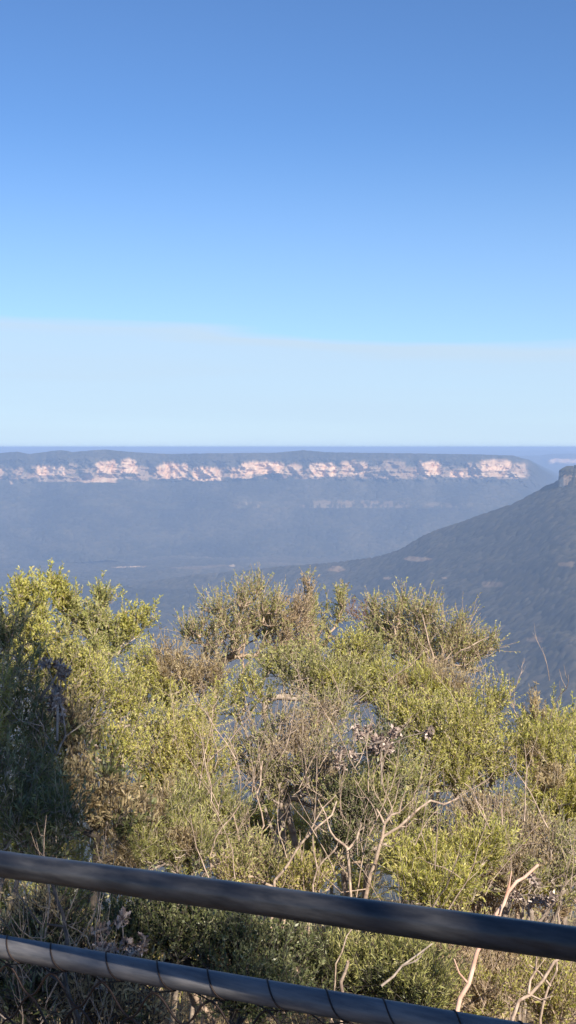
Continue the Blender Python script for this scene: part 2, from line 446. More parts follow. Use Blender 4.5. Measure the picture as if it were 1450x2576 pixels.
# plateau top behind the rim
nb = 40
t_ = np.linspace(1, 0.02, nb)[None] ** 2
Dp = Dg[:, :1] + t_ * 3500
Zp = Z[:, :1] - t_ * 30 + 0 * Dp
Dall = np.concatenate([Dp, Dg], 1); Zall = np.concatenate([Zp, Z], 1)
tall = np.concatenate([np.full_like(Dp, .3), tone], 1); rall = np.concatenate([np.zeros_like(Dp), rock], 1)
polar('escarpment', np.broadcast_to(px1[:, None], Dall.shape), Dall[:, ::-1], Zall[:, ::-1], tall[:, ::-1], rall[:, ::-1], 'long flat topped sandstone escarpment with pink cliffs across the valley', 'cliff')

# farther tablelands, each with its own thickness
def far_range(D0, pts, cliff, label, seed, depth=4000, rough=1.0, name='distant_hills'):
    px1 = np.linspace(-900, 2350, 700)
    ry = np.interp(px1, [p_[0] for p_ in pts], [p_[1] for p_ in pts]) + rough * (fbm(px1 / 60, px1 * 0, 4, seed) - .5) * 2
    yy = np.concatenate([np.linspace(0, 60, 90)])[None]
    dd = -np.where(yy < 8, yy * 20, np.where(yy < 26, 160 + (yy - 8) * 6, 268 + (yy - 26) * 60))
    Dg = D0 + dd * D0 / 12000 + (fbm(px1 / 90, px1 * 0 + 4, 3, seed + 3)[:, None] - .5) * 1500
    pxg = np.broadcast_to(px1[:, None], Dg.shape)
    Dg = Dg + (fbm(pxg / 12, yy / 30 + pxg * 0, 3, seed + 5) - .5) * 350
    Z = hgt(ry[:, None] + yy, D0 + 0 * Dg)
    rk = np.zeros_like(Z)
    for a, b, y0, y1, st in cliff:
        w = (fbm(pxg / 14, yy / 5 + pxg * 0, 3, seed + 9) - .5)
        pyr = ry[:, None] + yy
        rk = np.maximum(rk, st * sst(a, a + 12, pxg + 20 * w) * sst(b, b - 12, pxg + 20 * w) * sst(y0, y0 + 3, pyr + 8 * w) * sst(y1, y1 - 3, pyr + 8 * w))
    Zb = Z[:, :1] - 100; Db = Dg[:, :1] + depth
    Zb2 = Z[:, :1] - 3; Db2 = Dg[:, :1] + depth * .5
    Dall = np.concatenate([Db, Db2, Dg], 1); Zall = np.concatenate([Zb, Zb2, Z], 1)
    ra = np.concatenate([0 * Db, 0 * Db, rk], 1)
    tn = .3 + .3 * (fbm(np.broadcast_to(px1[:, None], Dall.shape) / 30, Zall / 60, 3, seed) - .3)
    return polar(name, np.broadcast_to(px1[:, None], Dall.shape), Dall[:, ::-1], Zall[:, ::-1], tn[:, ::-1], ra[:, ::-1], label, 'hills')
far_range(14500, [(-900, 1146), (0, 1146), (1200, 1150), (1360, 1148), (1385, 1143), (1500, 1141), (2350, 1140)],
          [(1375, 1470, 1153, 1166, .9)], 'faded blue tableland with a pale cliff behind right end of the escarpment', 300)
far_range(24000, [(-900, 1133), (0, 1132), (300, 1134), (700, 1135), (1000, 1134), (1250, 1133), (1450, 1134), (2350, 1134)], [],
          'faint blue line of hills behind the left and middle of the escarpment', 340, rough=.8)
far_range(40000, [(-900, 1129), (300, 1129.5), (1100, 1130), (1450, 1128), (2350, 1127)], [], 'palest band of hills along the horizon', 380, rough=.5)
# the land beyond, out to the horizon
px = np.linspace(-1500, 2950, 60)[:, None]; D = np.linspace(7500, 90000, 60)[None]
px, D = np.broadcast_arrays(px, D)
polar('plain', px, D, -430 + 0 * D, .3 + 0 * D, 0 * D, 'faint distant lowland between the far hills', 'plain')

# ------------------------------------------------------------------ plants
def unit(v): return v / (np.linalg.norm(v, axis=-1, keepdims=True) + 1e-9)
class Tubes:
    def __init__(s): s.a = []; s.b = []; s.ra = []; s.rb = []
    def seg(s, a, b, ra, rb): s.a.append(a); s.b.append(b); s.ra.append(ra); s.rb.append(rb)
    def path(s, pts, r0, r1):
        n = len(pts) - 1
        for i in range(n):
            s.seg(pts[i], pts[i + 1], r0 + (r1 - r0) * i / n, r0 + (r1 - r0) * (i + 1) / n)
    def mesh(s, name, sides=5, origin=None):
        a = np.array(s.a); b = np.array(s.b); ra = np.array(s.ra); rb = np.array(s.rb)
        d = unit(b - a)
        a = a - d * ra[:, None] * .3; b = b + d * rb[:, None] * .3
        ref = np.where(np.abs(d[:, 2:3]) < .9, np.array([[0, 0, 1.]]), np.array([[1., 0, 0]]))
        u = unit(np.cross(d, ref)); w = np.cross(d, u)
        th = np.arange(sides) / sides * 2 * np.pi
        ring = u[:, None] * np.cos(th)[None, :, None] + w[:, None] * np.sin(th)[None, :, None]
        va = a[:, None] + ring * ra[:, None, None]; vb = b[:, None] + ring * rb[:, None, None]
        V = np.concatenate([va, vb], 1).reshape(-1, 3)
        n = len(a); base = (np.arange(n) * 2 * sides)[:, None]
        k = np.arange(sides)[None]; k2 = (np.arange(sides) + 1)[None] % sides
        f = np.stack([base + k, base + k2, base + k2 + sides, base + k + sides], -1).reshape(-1, 4)
        if origin is not None: V = V - np.array(origin)
        return mesh_np(name, V, f, True)
def leaves_mesh(name, P, Dr, L, W, rnd, origin, fold=.25):
    n = len(P)
    d = unit(Dr); ref = unit(rng.normal(size=(n, 3)) + np.array([0, 0, .6]))
    s = unit(np.cross(d, ref)); nn = np.cross(s, d)
    L = L[:, None]; W = W[:, None]
    p0 = P; p1 = P + d * L * .45 + s * W * .5 + nn * W * fold
    p2 = P + d * L; p3 = P + d * L * .45 - s * W * .5 + nn * W * fold
    V = np.stack([p0, p1, p2, p3], 1).reshape(-1, 3) - np.array(origin)
    f = np.arange(n * 4).reshape(-1, 4)
    return mesh_np(name, V, f, False, {'rnd': ('FACE', np.clip(rnd, 0, 1))})

ALL = []
def clump_pts(cl, n):
    """sample points in a union of ellipsoids given as (px,py,rx,ry,Y,weight)"""
    w = np.array([c[5] if len(c) > 5 else 1.0 for c in cl]) * np.array([c[2] * c[3] for c in cl]) ** .9
    k = rng.choice(len(cl), n, p=w / w.sum())
    out = []
    for i in range(n):
        px_, py_, rx, ry, Y_ = cl[k[i]][:5]
        q = unit(rng.normal(size=3)) * rng.random() ** .42
        c = at(px_, py_, Y_)
        out.append(c + q * np.array([rx / F * Y_, max(rx, ry) * .8 / F * Y_, ry / F * Y_]))
    return np.array(out)
def shrub(name, label, cl, base, ntip, leafm, barkm, leafL=.020, leafW=.007, twig=.13, per=34, nstem=3, seed=1, rtip=.0016, lower=18,
          spires=(), up=.5, cat='shrub', group=None, tonebias=0.0, bunch=.0, bare=0.0, leafm2=None, frac2=.0, leafname='foliage', droop=0.0):
    global rng
    rng = np.random.default_rng(seed)
    cl = [(c[0], c[1] + lower) + tuple(c[2:]) for c in cl]
    bx, by = base
    bz = float(ground_z(bx, by))
    O = np.array([bx, by, bz])
    T = clump_pts(cl, ntip)
    T = T[T[:, 2] > ground_z(T[:, 0], T[:, 1]) + .03]
    T = T[np.argsort(np.linalg.norm(T - O, axis=1))]
    pos = [O + np.array([rng.normal() * .05, rng.normal() * .05, -.04]) for _ in range(nstem)]
    par = [-1] * nstem; plen = [0.0] * nstem
    cent = T.mean(0)
    roots = list(range(nstem))
    PA = np.zeros((len(T) * 5 + 50, 3)); PL_ = np.zeros(len(T) * 5 + 50); n = nstem
    PA[:n] = pos
    tipidx = []
    for i, t_ in enumerate(T):
        dv = t_ - PA[:n]; d = np.linalg.norm(dv, axis=1)
        cost = d + .28 * PL_[:n] + np.where(dv[:, 2] < -.02, .9 * -dv[:, 2], 0)
        j = int(np.argmin(cost)) if i >= nstem else i
        a = PA[j]; L = np.linalg.norm(t_ - a)
        m_ = 1 if L < .08 else (2 if L < .25 else 4)
        prev = j
        pd = unit(a - PA[par[j]]) if par[j] >= 0 else np.array([0, 0, 1.])
        ctrl = a + pd * L * .30 + np.array([0, 0, .12 * L]) + rng.normal(size=3) * L * .07
        for q in range(1, m_ + 1):
            s_ = q / m_
            pnt = (1 - s_) ** 2 * a + 2 * s_ * (1 - s_) * ctrl + s_ * s_ * t_
            if q < m_: pnt = pnt + rng.normal(size=3) * L * .022
            PA[n] = pnt; PL_[n] = PL_[prev] + np.linalg.norm(pnt - PA[prev])
            par.append(prev); prev = n; n += 1
        tipidx.append(prev)
    cnt = np.zeros(n)
    for i in tipidx: cnt[i] += 1
    for i in range(n - 1, nstem - 1, -1): cnt[par[i]] += cnt[i]
    R = rtip * np.maximum(cnt, 1) ** .41
    tb = Tubes()
    for i in range(nstem, n):
        tb.seg(PA[par[i]], PA[i], min(R[par[i]], R[i] * 1.35) , R[i])
    # leafy twigs
    P = []; Dd = []; rn = []
    for i in tipidx:
        c = PA[i]; d0 = unit(c - PA[par[i]])
        if rng.random() < bare: continue
        h = rng.random()
        for q in range(rng.integers(2, 5)):
            d = unit(d0 * .5 + rng.normal(size=3) * .55 + np.array([0, 0, up + .3]))
            L = twig * (.5 + rng.random())
            st = c - d0 * rng.random() * twig * .5
            bend = rng.normal(size=3) * .12 + np.array([0, 0, .15 - droop])
            mid = st + d * L * .5; end = mid + unit(d + bend) * L * .5
            tb.seg(st, mid, rtip * .8, rtip * .6); tb.seg(mid, end, rtip * .6, rtip * .35)
            k_ = max(3, int(per * .62 * (.6 + .8 * rng.random())))
            s_ = rng.random(k_) ** .8
            pp = np.where(s_[:, None] < .5, st + (mid - st) * s_[:, None] * 2, mid + (end - mid) * (s_[:, None] - .5) * 2)
            P.append(pp); Dd.append(unit(d + rng.normal(size=(k_, 3)) * .5))
            rn.append(np.clip(.45 + tonebias + .35 * (h - .5) + .16 * rng.normal(size=k_) + .25 * (s_ - .5), 0, .9) + (rng.random(k_) < .05) * .12)
    # long loose shoots beyond the crown
    if len(tipidx) > 80:
        zz = PA[tipidx][:, 2]; outer = [tipidx[q] for q in np.argsort(-(zz + .35 * rng.random(len(zz))))[:int(len(tipidx) * .45)]]
        for i in rng.choice(outer, int(len(outer) * .45), replace=False):
            d = unit(unit(PA[i] - cent) * .55 + rng.normal(size=3) * .35 + np.array([0, 0, .9])); L = twig * rng.uniform(.6, 1.4)
            pts = [PA[i]]
            for q in range(5):
                d = unit(d + rng.normal(size=3) * .13 + np.array([0, 0, .06])); pts.append(pts[-1] + d * L / 5)
                k_ = max(2, int(per * .10 * L / twig))
                P.append(pts[-2] + (pts[-1] - pts[-2]) * rng.random((k_, 1))); Dd.append(unit(d * .9 + rng.normal(size=(k_, 3)) * .55))
                rn.append(np.clip(.55 + tonebias + .15 * rng.normal(size=k_), 0, 1))
            tb.path(pts, rtip * .8, rtip * .35)
    for (sx, sy, sY, sl_) in spires:
        tip = at(sx, sy, sY); low = at(sx + rng.normal() * 8, sy + sl_, sY)
        j = int(np.argmin(np.linalg.norm(PA[:n] - low, axis=1)))
        mid_ = (PA[j] + low) / 2 + rng.normal(size=3) * .01
        pts = [PA[j], mid_, low, (low + tip) / 2 + rng.normal(size=3) * .008, tip]
        tb.path(pts, rtip * 1.5, rtip * .4)
        for a_, b_ in zip(pts[1:-1], pts[2:]):
            k_ = int(330 * np.linalg.norm(b_ - a_))
            if k_ < 1: continue
            d = unit(b_ - a_)
            P.append(a_ + (b_ - a_) * rng.random((k_, 1))); Dd.append(unit(d * .7 + rng.normal(size=(k_, 3)) * .5)); rn.append(np.clip(.5 + .2 * rng.normal(size=k_), 0, 1))
    root = empty(name, O)
    tag(root, label, cat, group)
    link('branches', tb.mesh('branches', 5, O), root, barkm)
    P = np.concatenate(P); Dd = np.concatenate(Dd); rn = np.concatenate(rn)
    nL = len(P)
    sl, sw = [(1.0, 1.0), (1.5, .62), (.75, 1.1), (1.25, .8), (.85, .9)][seed % 5]
    LL = leafL * sl * .9 * (.55 + .8 * rng.random(nL)); WW = leafW * sw * .95 * (.6 + .8 * rng.random(nL))
    if leafm2 is not None:
        c2 = fbm(P[:, 0] * 3.1 + seed, P[:, 2] * 3.1 + P[:, 1] * 1.7, 3, seed)
        m2 = c2 > np.quantile(c2, 1 - frac2)
        link(leafname, leaves_mesh(leafname, P[~m2], Dd[~m2], LL[~m2], WW[~m2], rn[~m2], O), root, leafm)
        tag(link('foliage', leaves_mesh('foliage', P[m2], Dd[m2], LL[m2], WW[m2], rn[m2], O), root, leafm2), 'dry brownish foliage' if leafm2.name == 'leaf_dry' else ('yellow green foliage' if leafm2.name == 'leaf_yellow_green' else 'olive or dark green foliage'))
    else:
        link(leafname, leaves_mesh(leafname, P, Dd, LL, WW, rn, O), root, leafm)
    ALL.append((name, nL))
    return root, O

def bx(px_, Y_): return ((px_ - 725) / F * Y_, Y_)

# rusty shrub, behind the centre crown
shrub('shrub', 'rusty brown topped shrub tip between the middle and right crowns, behind them', [(895, 1532, 42, 14, 9.6), (925, 1560, 30, 30, 9.6, .5), (900, 1700, 60, 90, 9.6, .4)], bx(905, 9.6), 60, L_RUS, B_GREY, seed=3, per=26, leafL=.02, leafW=.006, nstem=2)
# tall left shrub with upright shoots
A = [(52, 1475, 5, 40, 6.0, 6), (98, 1475, 5, 34, 6.0, 6), (150, 1460, 9, 38, 6.2, 4), (132, 1432, 4, 18, 6.2, 6), (180, 1490, 22, 26, 6.2, 1.6), (258, 1475, 14, 24, 6.3, 3), (215, 1540, 84, 36, 6.2),
     (340, 1530, 44, 20, 6.3, 1.3), (375, 1510, 14, 14, 6.3), (290, 1570, 60, 40, 6.2), (60, 1560, 70, 60, 5.9), (110, 1640, 110, 90, 5.8), (230, 1650, 60, 70, 6.0, .9)]
shrub('shrub', 'tall left shrub with upright leafy shoots against the valley', A, bx(120, 5.9), 620, L_OLV, B_GREY, seed=5, lower=42, per=34, nstem=4, leafm2=L_YEL, frac2=.55, twig=.085, spires=[(50, 1425, 6.0, 90), (42, 1450, 6.0, 70), (99, 1428, 6.0, 80), (128, 1408, 6.2, 100), (150, 1432, 6.2, 90), (168, 1445, 6.2, 70), (190, 1450, 6.2, 60), (262, 1436, 6.3, 80), (250, 1455, 6.3, 60), (310, 1482, 6.3, 60), (345, 1500, 6.3, 60), (388, 1508, 6.3, 50), (5, 1480, 6.0, 90), (225, 1470, 6.2, 50)])
# dark shaded shrub at left edge
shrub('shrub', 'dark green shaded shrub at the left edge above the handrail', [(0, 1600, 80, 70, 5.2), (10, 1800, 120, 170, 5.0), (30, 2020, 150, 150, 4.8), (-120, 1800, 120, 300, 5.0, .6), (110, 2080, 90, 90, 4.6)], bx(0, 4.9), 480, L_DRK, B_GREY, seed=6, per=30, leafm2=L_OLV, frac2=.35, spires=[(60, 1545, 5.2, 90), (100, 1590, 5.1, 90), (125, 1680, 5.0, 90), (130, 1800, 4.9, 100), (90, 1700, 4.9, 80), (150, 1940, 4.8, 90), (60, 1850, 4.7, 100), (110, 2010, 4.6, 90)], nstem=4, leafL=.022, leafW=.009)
# yellow green mass under the tall left shrub
shrub('shrub', 'yellow green shrub hanging over the shaded hollow at left', [(215, 1760, 90, 110, 5.7), (290, 1880, 70, 80, 5.8), (180, 1680, 80, 60, 5.8), (310, 1760, 50, 60, 5.9)], bx(230, 5.8), 330, L_YEL, B_GREY, seed=7, per=34, nstem=3)
# shaded dry hollow
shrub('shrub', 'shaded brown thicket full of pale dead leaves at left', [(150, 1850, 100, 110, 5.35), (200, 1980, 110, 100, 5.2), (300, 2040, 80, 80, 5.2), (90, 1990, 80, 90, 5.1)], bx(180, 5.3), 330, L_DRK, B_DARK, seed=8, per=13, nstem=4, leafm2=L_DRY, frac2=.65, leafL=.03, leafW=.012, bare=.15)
# centre-left airy crown on thin grey stem
Bc = [(620, 1500, 44, 26, 7.6, 1.3), (645, 1478, 20, 12, 7.6), (545, 1535, 34, 22, 7.6), (700, 1545, 56, 40, 7.6), (760, 1560, 30, 50, 7.6), (600, 1560, 80, 40, 7.6), (470, 1590, 14, 12, 7.6, 1.6), (510, 1590, 44, 34, 7.6, .9), (570, 1610, 60, 50, 7.5, .7), (700, 1620, 60, 60, 7.7, .7), (655, 1560, 60, 44, 7.8, .7),
      (690, 1510, 8, 20, 7.6), (740, 1620, 60, 50, 7.5), (560, 1640, 60, 50, 7.7, .4)]
shrub('shrub', 'airy centre left shrub on a thin pale stem, highest crown of the middle', Bc, bx(600, 7.6), 470, L_OLV, B_PALE, seed=9, lower=6, per=22, nstem=1, rtip=.0019, leafm2=L_DRY, frac2=.18, spires=[(605, 1470, 7.6, 60), (650, 1468, 7.6, 60), (697, 1488, 7.6, 60), (525, 1510, 7.6, 50), (458, 1575, 7.6, 60), (745, 1510, 7.6, 60), (570, 1500, 7.6, 50), (484, 1560, 7.6, 60)])
# thin candle-like shoots right of centre
shrub('shrub', 'sparse shrub with two upright shoots right of centre', [(775, 1465, 7, 26, 8.0, 3), (780, 1520, 14, 50, 8.0, 2), (858, 1490, 7, 30, 8.0, 3), (850, 1540, 14, 30, 8.0), (800, 1600, 30, 40, 8.0, .6), (752, 1490, 5, 5, 8.0, 2), (820, 1560, 40, 50, 8.0, .3)], bx(800, 8.0), 110, L_OLV, B_PALE, seed=10, per=24, nstem=1, rtip=.002, leafm2=L_DRY, frac2=.3, twig=.09, spires=[(773, 1436, 8.0, 120), (784, 1470, 8.0, 80), (862, 1462, 8.0, 90), (852, 1480, 8.0, 80), (815, 1470, 8.0, 70)])
# right crown
Dc = [(925, 1590, 40, 40, 7.6, .9), (1000, 1610, 80, 44, 7.5, .8), (1140, 1640, 80, 34, 7.3, .9), (1215, 1622, 30, 16, 7.3, 1.3), (1090, 1570, 34, 50, 7.4), (1060, 1550, 30, 40, 7.4), (1000, 1560, 50, 46, 7.5), (960, 1570, 30, 50, 7.6), (1015, 1510, 8, 20, 7.5, 1.4), (1085, 1530, 9, 22, 7.4, 1.4), (1150, 1600, 46, 36, 7.3, 1.3), (1200, 1630, 38, 24, 7.3, 1.3), (1235, 1612, 10, 14, 7.3), (1180, 1670, 34, 18, 7.3, 1.2),
      (1060, 1640, 70, 50, 7.4), (940, 1540, 10, 40, 7.6, 1.3), (1170, 1560, 22, 20, 7.3, .6)]
shrub('shrub', 'right crown with pale forking branches against the dark ridge', Dc, bx(1080, 7.4), 480, L_OLV, B_PALE, seed=12, lower=8, per=21, nstem=2, rtip=.0019, spires=[(1015, 1488, 7.5, 80), (1090, 1508, 7.4, 70), (1070, 1520, 7.4, 60), (1215, 1592, 7.3, 50), (1243, 1602, 7.3, 40), (937, 1512, 7.6, 70), (965, 1520, 7.6, 60), (1160, 1560, 7.3, 50), (1045, 1500, 7.4, 70)])
# broad middle canopy rows
shrub('shrub', 'low golden shrub in the gap between left and middle crowns', [(380, 1660, 56, 36, 7.3), (440, 1650, 40, 26, 7.3), (350, 1720, 60, 60, 7.2), (440, 1720, 70, 60, 7.2), (520, 1700, 50, 50, 7.2)], bx(420, 7.2), 300, L_YEL, B_GREY, seed=13, per=30, nstem=3, leafm2=L_DRY, frac2=.45)
shrub('shrub', 'bright yellow green shrub left of centre above the handrail', [(400, 1860, 110, 90, 6.3), (480, 1920, 110, 90, 6.2), (410, 1980, 100, 70, 6.2), (500, 1810, 60, 50, 6.5, .8)], bx(430, 6.2), 560, L_YEL, B_GREY, seed=14, per=34, nstem=4, tonebias=.08)
shrub('shrub', 'olive shrub below the airy middle crown', [(620, 1740, 90, 60, 7.0, .6), (780, 1690, 90, 60, 7.1), (900, 1640, 80, 50, 7.3), (860, 1720, 90, 60, 7.0), (700, 1660, 60, 30, 7.2, .7)], bx(780, 7.0), 420, L_OLV, B_GREY, seed=15, per=32, nstem=3, leafm2=L_YEL, frac2=.4)
shrub('shrub', 'orange tinged shrub below the right crown', [(1080, 1710, 90, 40, 7.0), (980, 1720, 70, 50, 7.0), (1120, 1750, 80, 50, 6.9)], bx(1060, 6.9), 300, L_YEL, B_GREY, seed=16, per=32, nstem=3, leafm2=L_DRY, frac2=.35)
shrub('shrub', 'bright green shrub filling the right middle', [(1100, 1840, 110, 90, 6.4), (1195, 1810, 70, 60, 6.6), (1250, 1745, 22, 30, 6.7, 1.2), (1220, 1900, 110, 80, 6.3), (1010, 1790, 80, 60, 6.5), (1130, 1930, 90, 60, 6.2)], bx(1140, 6.4), 620, L_YEL, B_GREY, seed=17, per=34, nstem=4)
shrub('shrub', 'yellow green shrub at the right edge reaching towards the ridge', [(1370, 1865, 80, 45, 6.5), (1345, 1800, 10, 30, 6.5, 1.4), (1395, 1800, 8, 30, 6.5, 1.4), (1430, 1840, 40, 40, 6.5), (1380, 1900, 90, 80, 6.3), (1400, 2010, 90, 80, 6.1), (1530, 1930, 90, 100, 6.3, .6)], bx(1390, 6.3), 520, L_YEL, B_GREY, seed=18, spires=[(1350, 1718, 6.5, 90), (1395, 1722, 6.5, 90), (1440, 1745, 6.5, 60), (1262, 1690, 6.6, 70)], per=34, nstem=4, leafm2=L_DRY, frac2=.18)
shrub('shrub', 'grey twiggy shrub with sparse leaves in the centre', [(640, 1880, 80, 70, 6.4, .7), (740, 1850, 90, 70, 6.3), (700, 1950, 80, 70, 6.1), (810, 1930, 90, 90, 6.0), (820, 1790, 80, 50, 6.5)], bx(740, 6.1), 520, L_OLV, B_GREY, seed=19, per=20, nstem=5, rtip=.0021, leafm2=L_DRY, frac2=.4, bare=.15)
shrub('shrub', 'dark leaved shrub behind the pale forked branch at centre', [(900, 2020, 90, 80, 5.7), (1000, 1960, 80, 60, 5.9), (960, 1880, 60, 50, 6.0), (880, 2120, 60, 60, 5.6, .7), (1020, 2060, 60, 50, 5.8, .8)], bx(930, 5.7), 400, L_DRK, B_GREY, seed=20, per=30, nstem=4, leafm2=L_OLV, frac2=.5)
shrub('shrub', 'olive shrub above the handrail left of the bare stems', [(400, 2080, 90, 80, 5.4), (480, 2130, 70, 60, 5.3), (500, 2030, 80, 60, 5.6), (330, 2150, 80, 50, 5.2), (570, 2060, 50, 50, 5.6, .6)], bx(420, 5.4), 430, L_OLV, B_GREY, seed=21, per=28, nstem=4, leafm2=L_DRY, frac2=.3)
shrub('shrub', 'dry twiggy shrub above the handrail at right', [(1230, 2060, 90, 60, 5.9), (1330, 2110, 100, 70, 5.7), (1280, 2190, 110, 60, 5.4), (1420, 2180, 60, 90, 5.5), (1160, 2090, 60, 50, 5.8, .7)], bx(1280, 5.7), 460, L_DRY, B_GREY, seed=22, per=22, nstem=5, rtip=.002, leafm2=L_OLV, frac2=.5, bare=.1)
shrub('shrub', 'low fresh green shrub just above the handrail right of centre', [(1050, 2170, 80, 50, 5.2), (1150, 2160, 70, 50, 5.2), (1230, 2130, 50, 40, 5.2), (1100, 2220, 110, 40, 5.0)], bx(1120, 5.1), 330, L_YEL, B_GREY, seed=23, per=34, nstem=4)
shrub('shrub', 'low green shrub behind the handrail at the bare stems', [(660, 2170, 60, 40, 5.3, .8), (730, 2200, 60, 30, 5.2, .7), (600, 2190, 60, 40, 5.2, .6), (800, 2210, 60, 40, 5.2, .5)], bx(680, 5.2), 170, L_OLV, B_PALE, seed=24, per=26, nstem=4, leafm2=L_YEL, frac2=.5)
# behind and under the rails
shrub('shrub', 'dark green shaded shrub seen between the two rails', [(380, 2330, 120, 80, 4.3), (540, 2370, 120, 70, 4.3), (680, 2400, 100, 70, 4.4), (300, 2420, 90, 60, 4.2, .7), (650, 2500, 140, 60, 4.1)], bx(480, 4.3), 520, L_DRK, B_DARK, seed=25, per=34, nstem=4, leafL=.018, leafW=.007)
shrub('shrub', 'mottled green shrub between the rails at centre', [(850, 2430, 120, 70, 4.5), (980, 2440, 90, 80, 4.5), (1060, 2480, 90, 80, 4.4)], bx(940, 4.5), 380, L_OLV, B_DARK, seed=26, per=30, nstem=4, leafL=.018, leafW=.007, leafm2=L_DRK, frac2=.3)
shrub('shrub', 'golden shrub under the handrail at lower right', [(1150, 2380, 110, 70, 4.8), (1280, 2440, 110, 80, 4.7), (1400, 2500, 90, 80, 4.6), (1200, 2500, 110, 70, 4.5)], bx(1250, 4.7), 480, L_YEL, B_PALE, seed=27, per=24, nstem=5, leafL=.018, leafW=.006, leafm2=L_DRY, frac2=.45)
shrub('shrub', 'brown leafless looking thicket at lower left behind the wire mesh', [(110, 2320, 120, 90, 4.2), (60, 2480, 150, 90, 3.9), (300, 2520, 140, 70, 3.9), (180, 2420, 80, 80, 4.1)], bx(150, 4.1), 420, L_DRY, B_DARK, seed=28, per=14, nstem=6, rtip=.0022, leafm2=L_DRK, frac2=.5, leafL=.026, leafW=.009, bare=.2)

shrub('shrub', 'low sunlit scrub behind the left shaded shrubs, just above the handrail', [(60, 2120, 90, 60, 7.2), (180, 2130, 80, 60, 7.0), (280, 2100, 60, 60, 7.0), (0, 2250, 90, 60, 6.4), (160, 2260, 90, 50, 6.2)], bx(140, 7.0), 260, L_YEL, B_GREY, seed=31, per=30, nstem=4, leafm2=L_DRY, frac2=.4)
shrub('shrub', 'low tan and green scrub far down the slope at centre', [(420, 2120, 80, 50, 7.6), (560, 2150, 80, 50, 7.6), (700, 2140, 60, 50, 7.6, .7), (820, 2160, 80, 50, 7.5), (930, 2170, 60, 50, 7.4), (770, 2050, 60, 50, 7.6), (900, 2230, 70, 40, 7.0), (830, 2000, 60, 40, 7.9), (900, 2050, 50, 40, 7.9)], bx(660, 7.5), 330, L_YEL, B_GREY, seed=33, per=28, nstem=5, leafm2=L_DRY, frac2=.5)
shrub('shrub', 'low golden scrub far down the slope at right', [(1060, 2080, 80, 50, 7.4), (1180, 2120, 90, 60, 7.4), (1300, 2060, 70, 60, 7.4), (1400, 2140, 80, 70, 7.2), (1250, 2200, 90, 50, 6.9)], bx(1220, 7.3), 360, L_YEL, B_GREY, seed=34, per=28, nstem=5, leafm2=L_DRY, frac2=.5)
shrub('shrub', 'straw coloured scrub under the handrail behind the dark shrubs', [(150, 2360, 120, 60, 5.4), (400, 2420, 120, 60, 5.4), (620, 2400, 100, 60, 5.4), (830, 2400, 90, 50, 5.5), (1000, 2380, 100, 50, 5.5)], bx(560, 5.5), 420, L_DRY, B_PALE, seed=36, per=24, nstem=6, leafm2=L_YEL, frac2=.5)

shrub('shrub', 'soft green scrub filling the hollow between the pale saplings and the Y shaped stem', [(640, 2060, 60, 45, 6.6), (730, 2100, 70, 45, 6.6), (610, 2130, 60, 40, 6.5), (800, 2150, 60, 45, 6.4), (690, 2000, 40, 26, 6.8, .6), (1000, 2140, 60, 50, 6.4, .8)], bx(720, 6.5), 330, L_OLV, B_PALE, seed=38, per=24, nstem=5, leafm2=L_YEL, frac2=.5)
shrub('shrub', 'soft green scrub behind the handrail at far right, below the dry twiggy shrub', [(1130, 2240, 80, 45, 6.0), (1260, 2250, 80, 45, 6.0), (1390, 2240, 80, 55, 6.0), (1180, 2040, 50, 26, 6.8, .5)], bx(1270, 6.0), 280, L_YEL, B_PALE, seed=39, per=26, nstem=5, leafm2=L_DRY, frac2=.35)

# bare branches and stems: each is one dead stem with its forks
def bare(label, paths, matl=B_PALE, cat='bare branch', name='bare_sapling', seed=0):
    """paths: list of (list of (px,py,Y), r0, r1)"""
    global rng
    rng = np.random.default_rng(500 + seed)
    tb = Tubes(); O = None
    for pts, r0, r1 in paths:
        w = [at(*p_) for p_ in pts]
        fine = [w[0]]
        for a, b in zip(w[:-1], w[1:]):
            L = np.linalg.norm(b - a); k_ = max(2, int(L / .05))
            off = rng.normal(size=3) * L * .03
            for i in range(1, k_ + 1):
                s_ = i / k_
                fine.append(a + (b - a) * s_ + off * math.sin(math.pi * s_) + rng.normal(size=3) * .0042)
        if O is None: O = fine[0].copy()
        tb.path(fine, r0 * .8, r1 * .7)
        # short dead twiglets
        for i in range(2, len(fine) - 1, 3):
            if rng.random() < .8:
                d = unit(unit(fine[i] - fine[i - 1]) + rng.normal(size=3) * .6)
                L = .05 + .22 * rng.random()
                tb.path([fine[i], fine[i] + d * L * .5, fine[i] + unit(d + np.array([0, 0, .4])) * L], r1 * .55, r1 * .25)
    o = link(name, tb.mesh(name, 7, O), None, matl)
    o.location = O
    tag(o, label, cat)
    return o
G = lambda px_, Y_: (px_, 1125 + (EYE - float(ground_z((px_ - 725) / F * Y_, Y_))) / Y_ * F + 6, Y_)
bare('thick pinkish forked branch rising right of centre behind the handrail', [([G(850, 5.0), (925, 2235, 5.0), (957, 2120, 5.0), (965, 2105, 5.0), (1035, 2050, 5.0), (1080, 2020, 5.05), (1155, 2010, 5.1)], .021, .005),
      ([(960, 2112, 5.0), (968, 2072, 5.0), (950, 2035, 5.0)], .010, .005), ([(968, 2072, 5.0), (1005, 2045, 5.0), (1020, 1985, 5.0)], .008, .003)], seed=1)
bare('slender grey Y shaped bare stem at centre of the handrail', [([G(880, 4.9), (878, 2240, 4.9), (877, 2135, 4.9)], .010, .008), ([(877, 2137, 4.9), (845, 2105, 4.9), (830, 2080, 4.9), (800, 2010, 4.9)], .007, .003), ([(877, 2137, 4.9), (898, 2105, 4.9), (912, 2068, 4.9)], .007, .004)], seed=2)
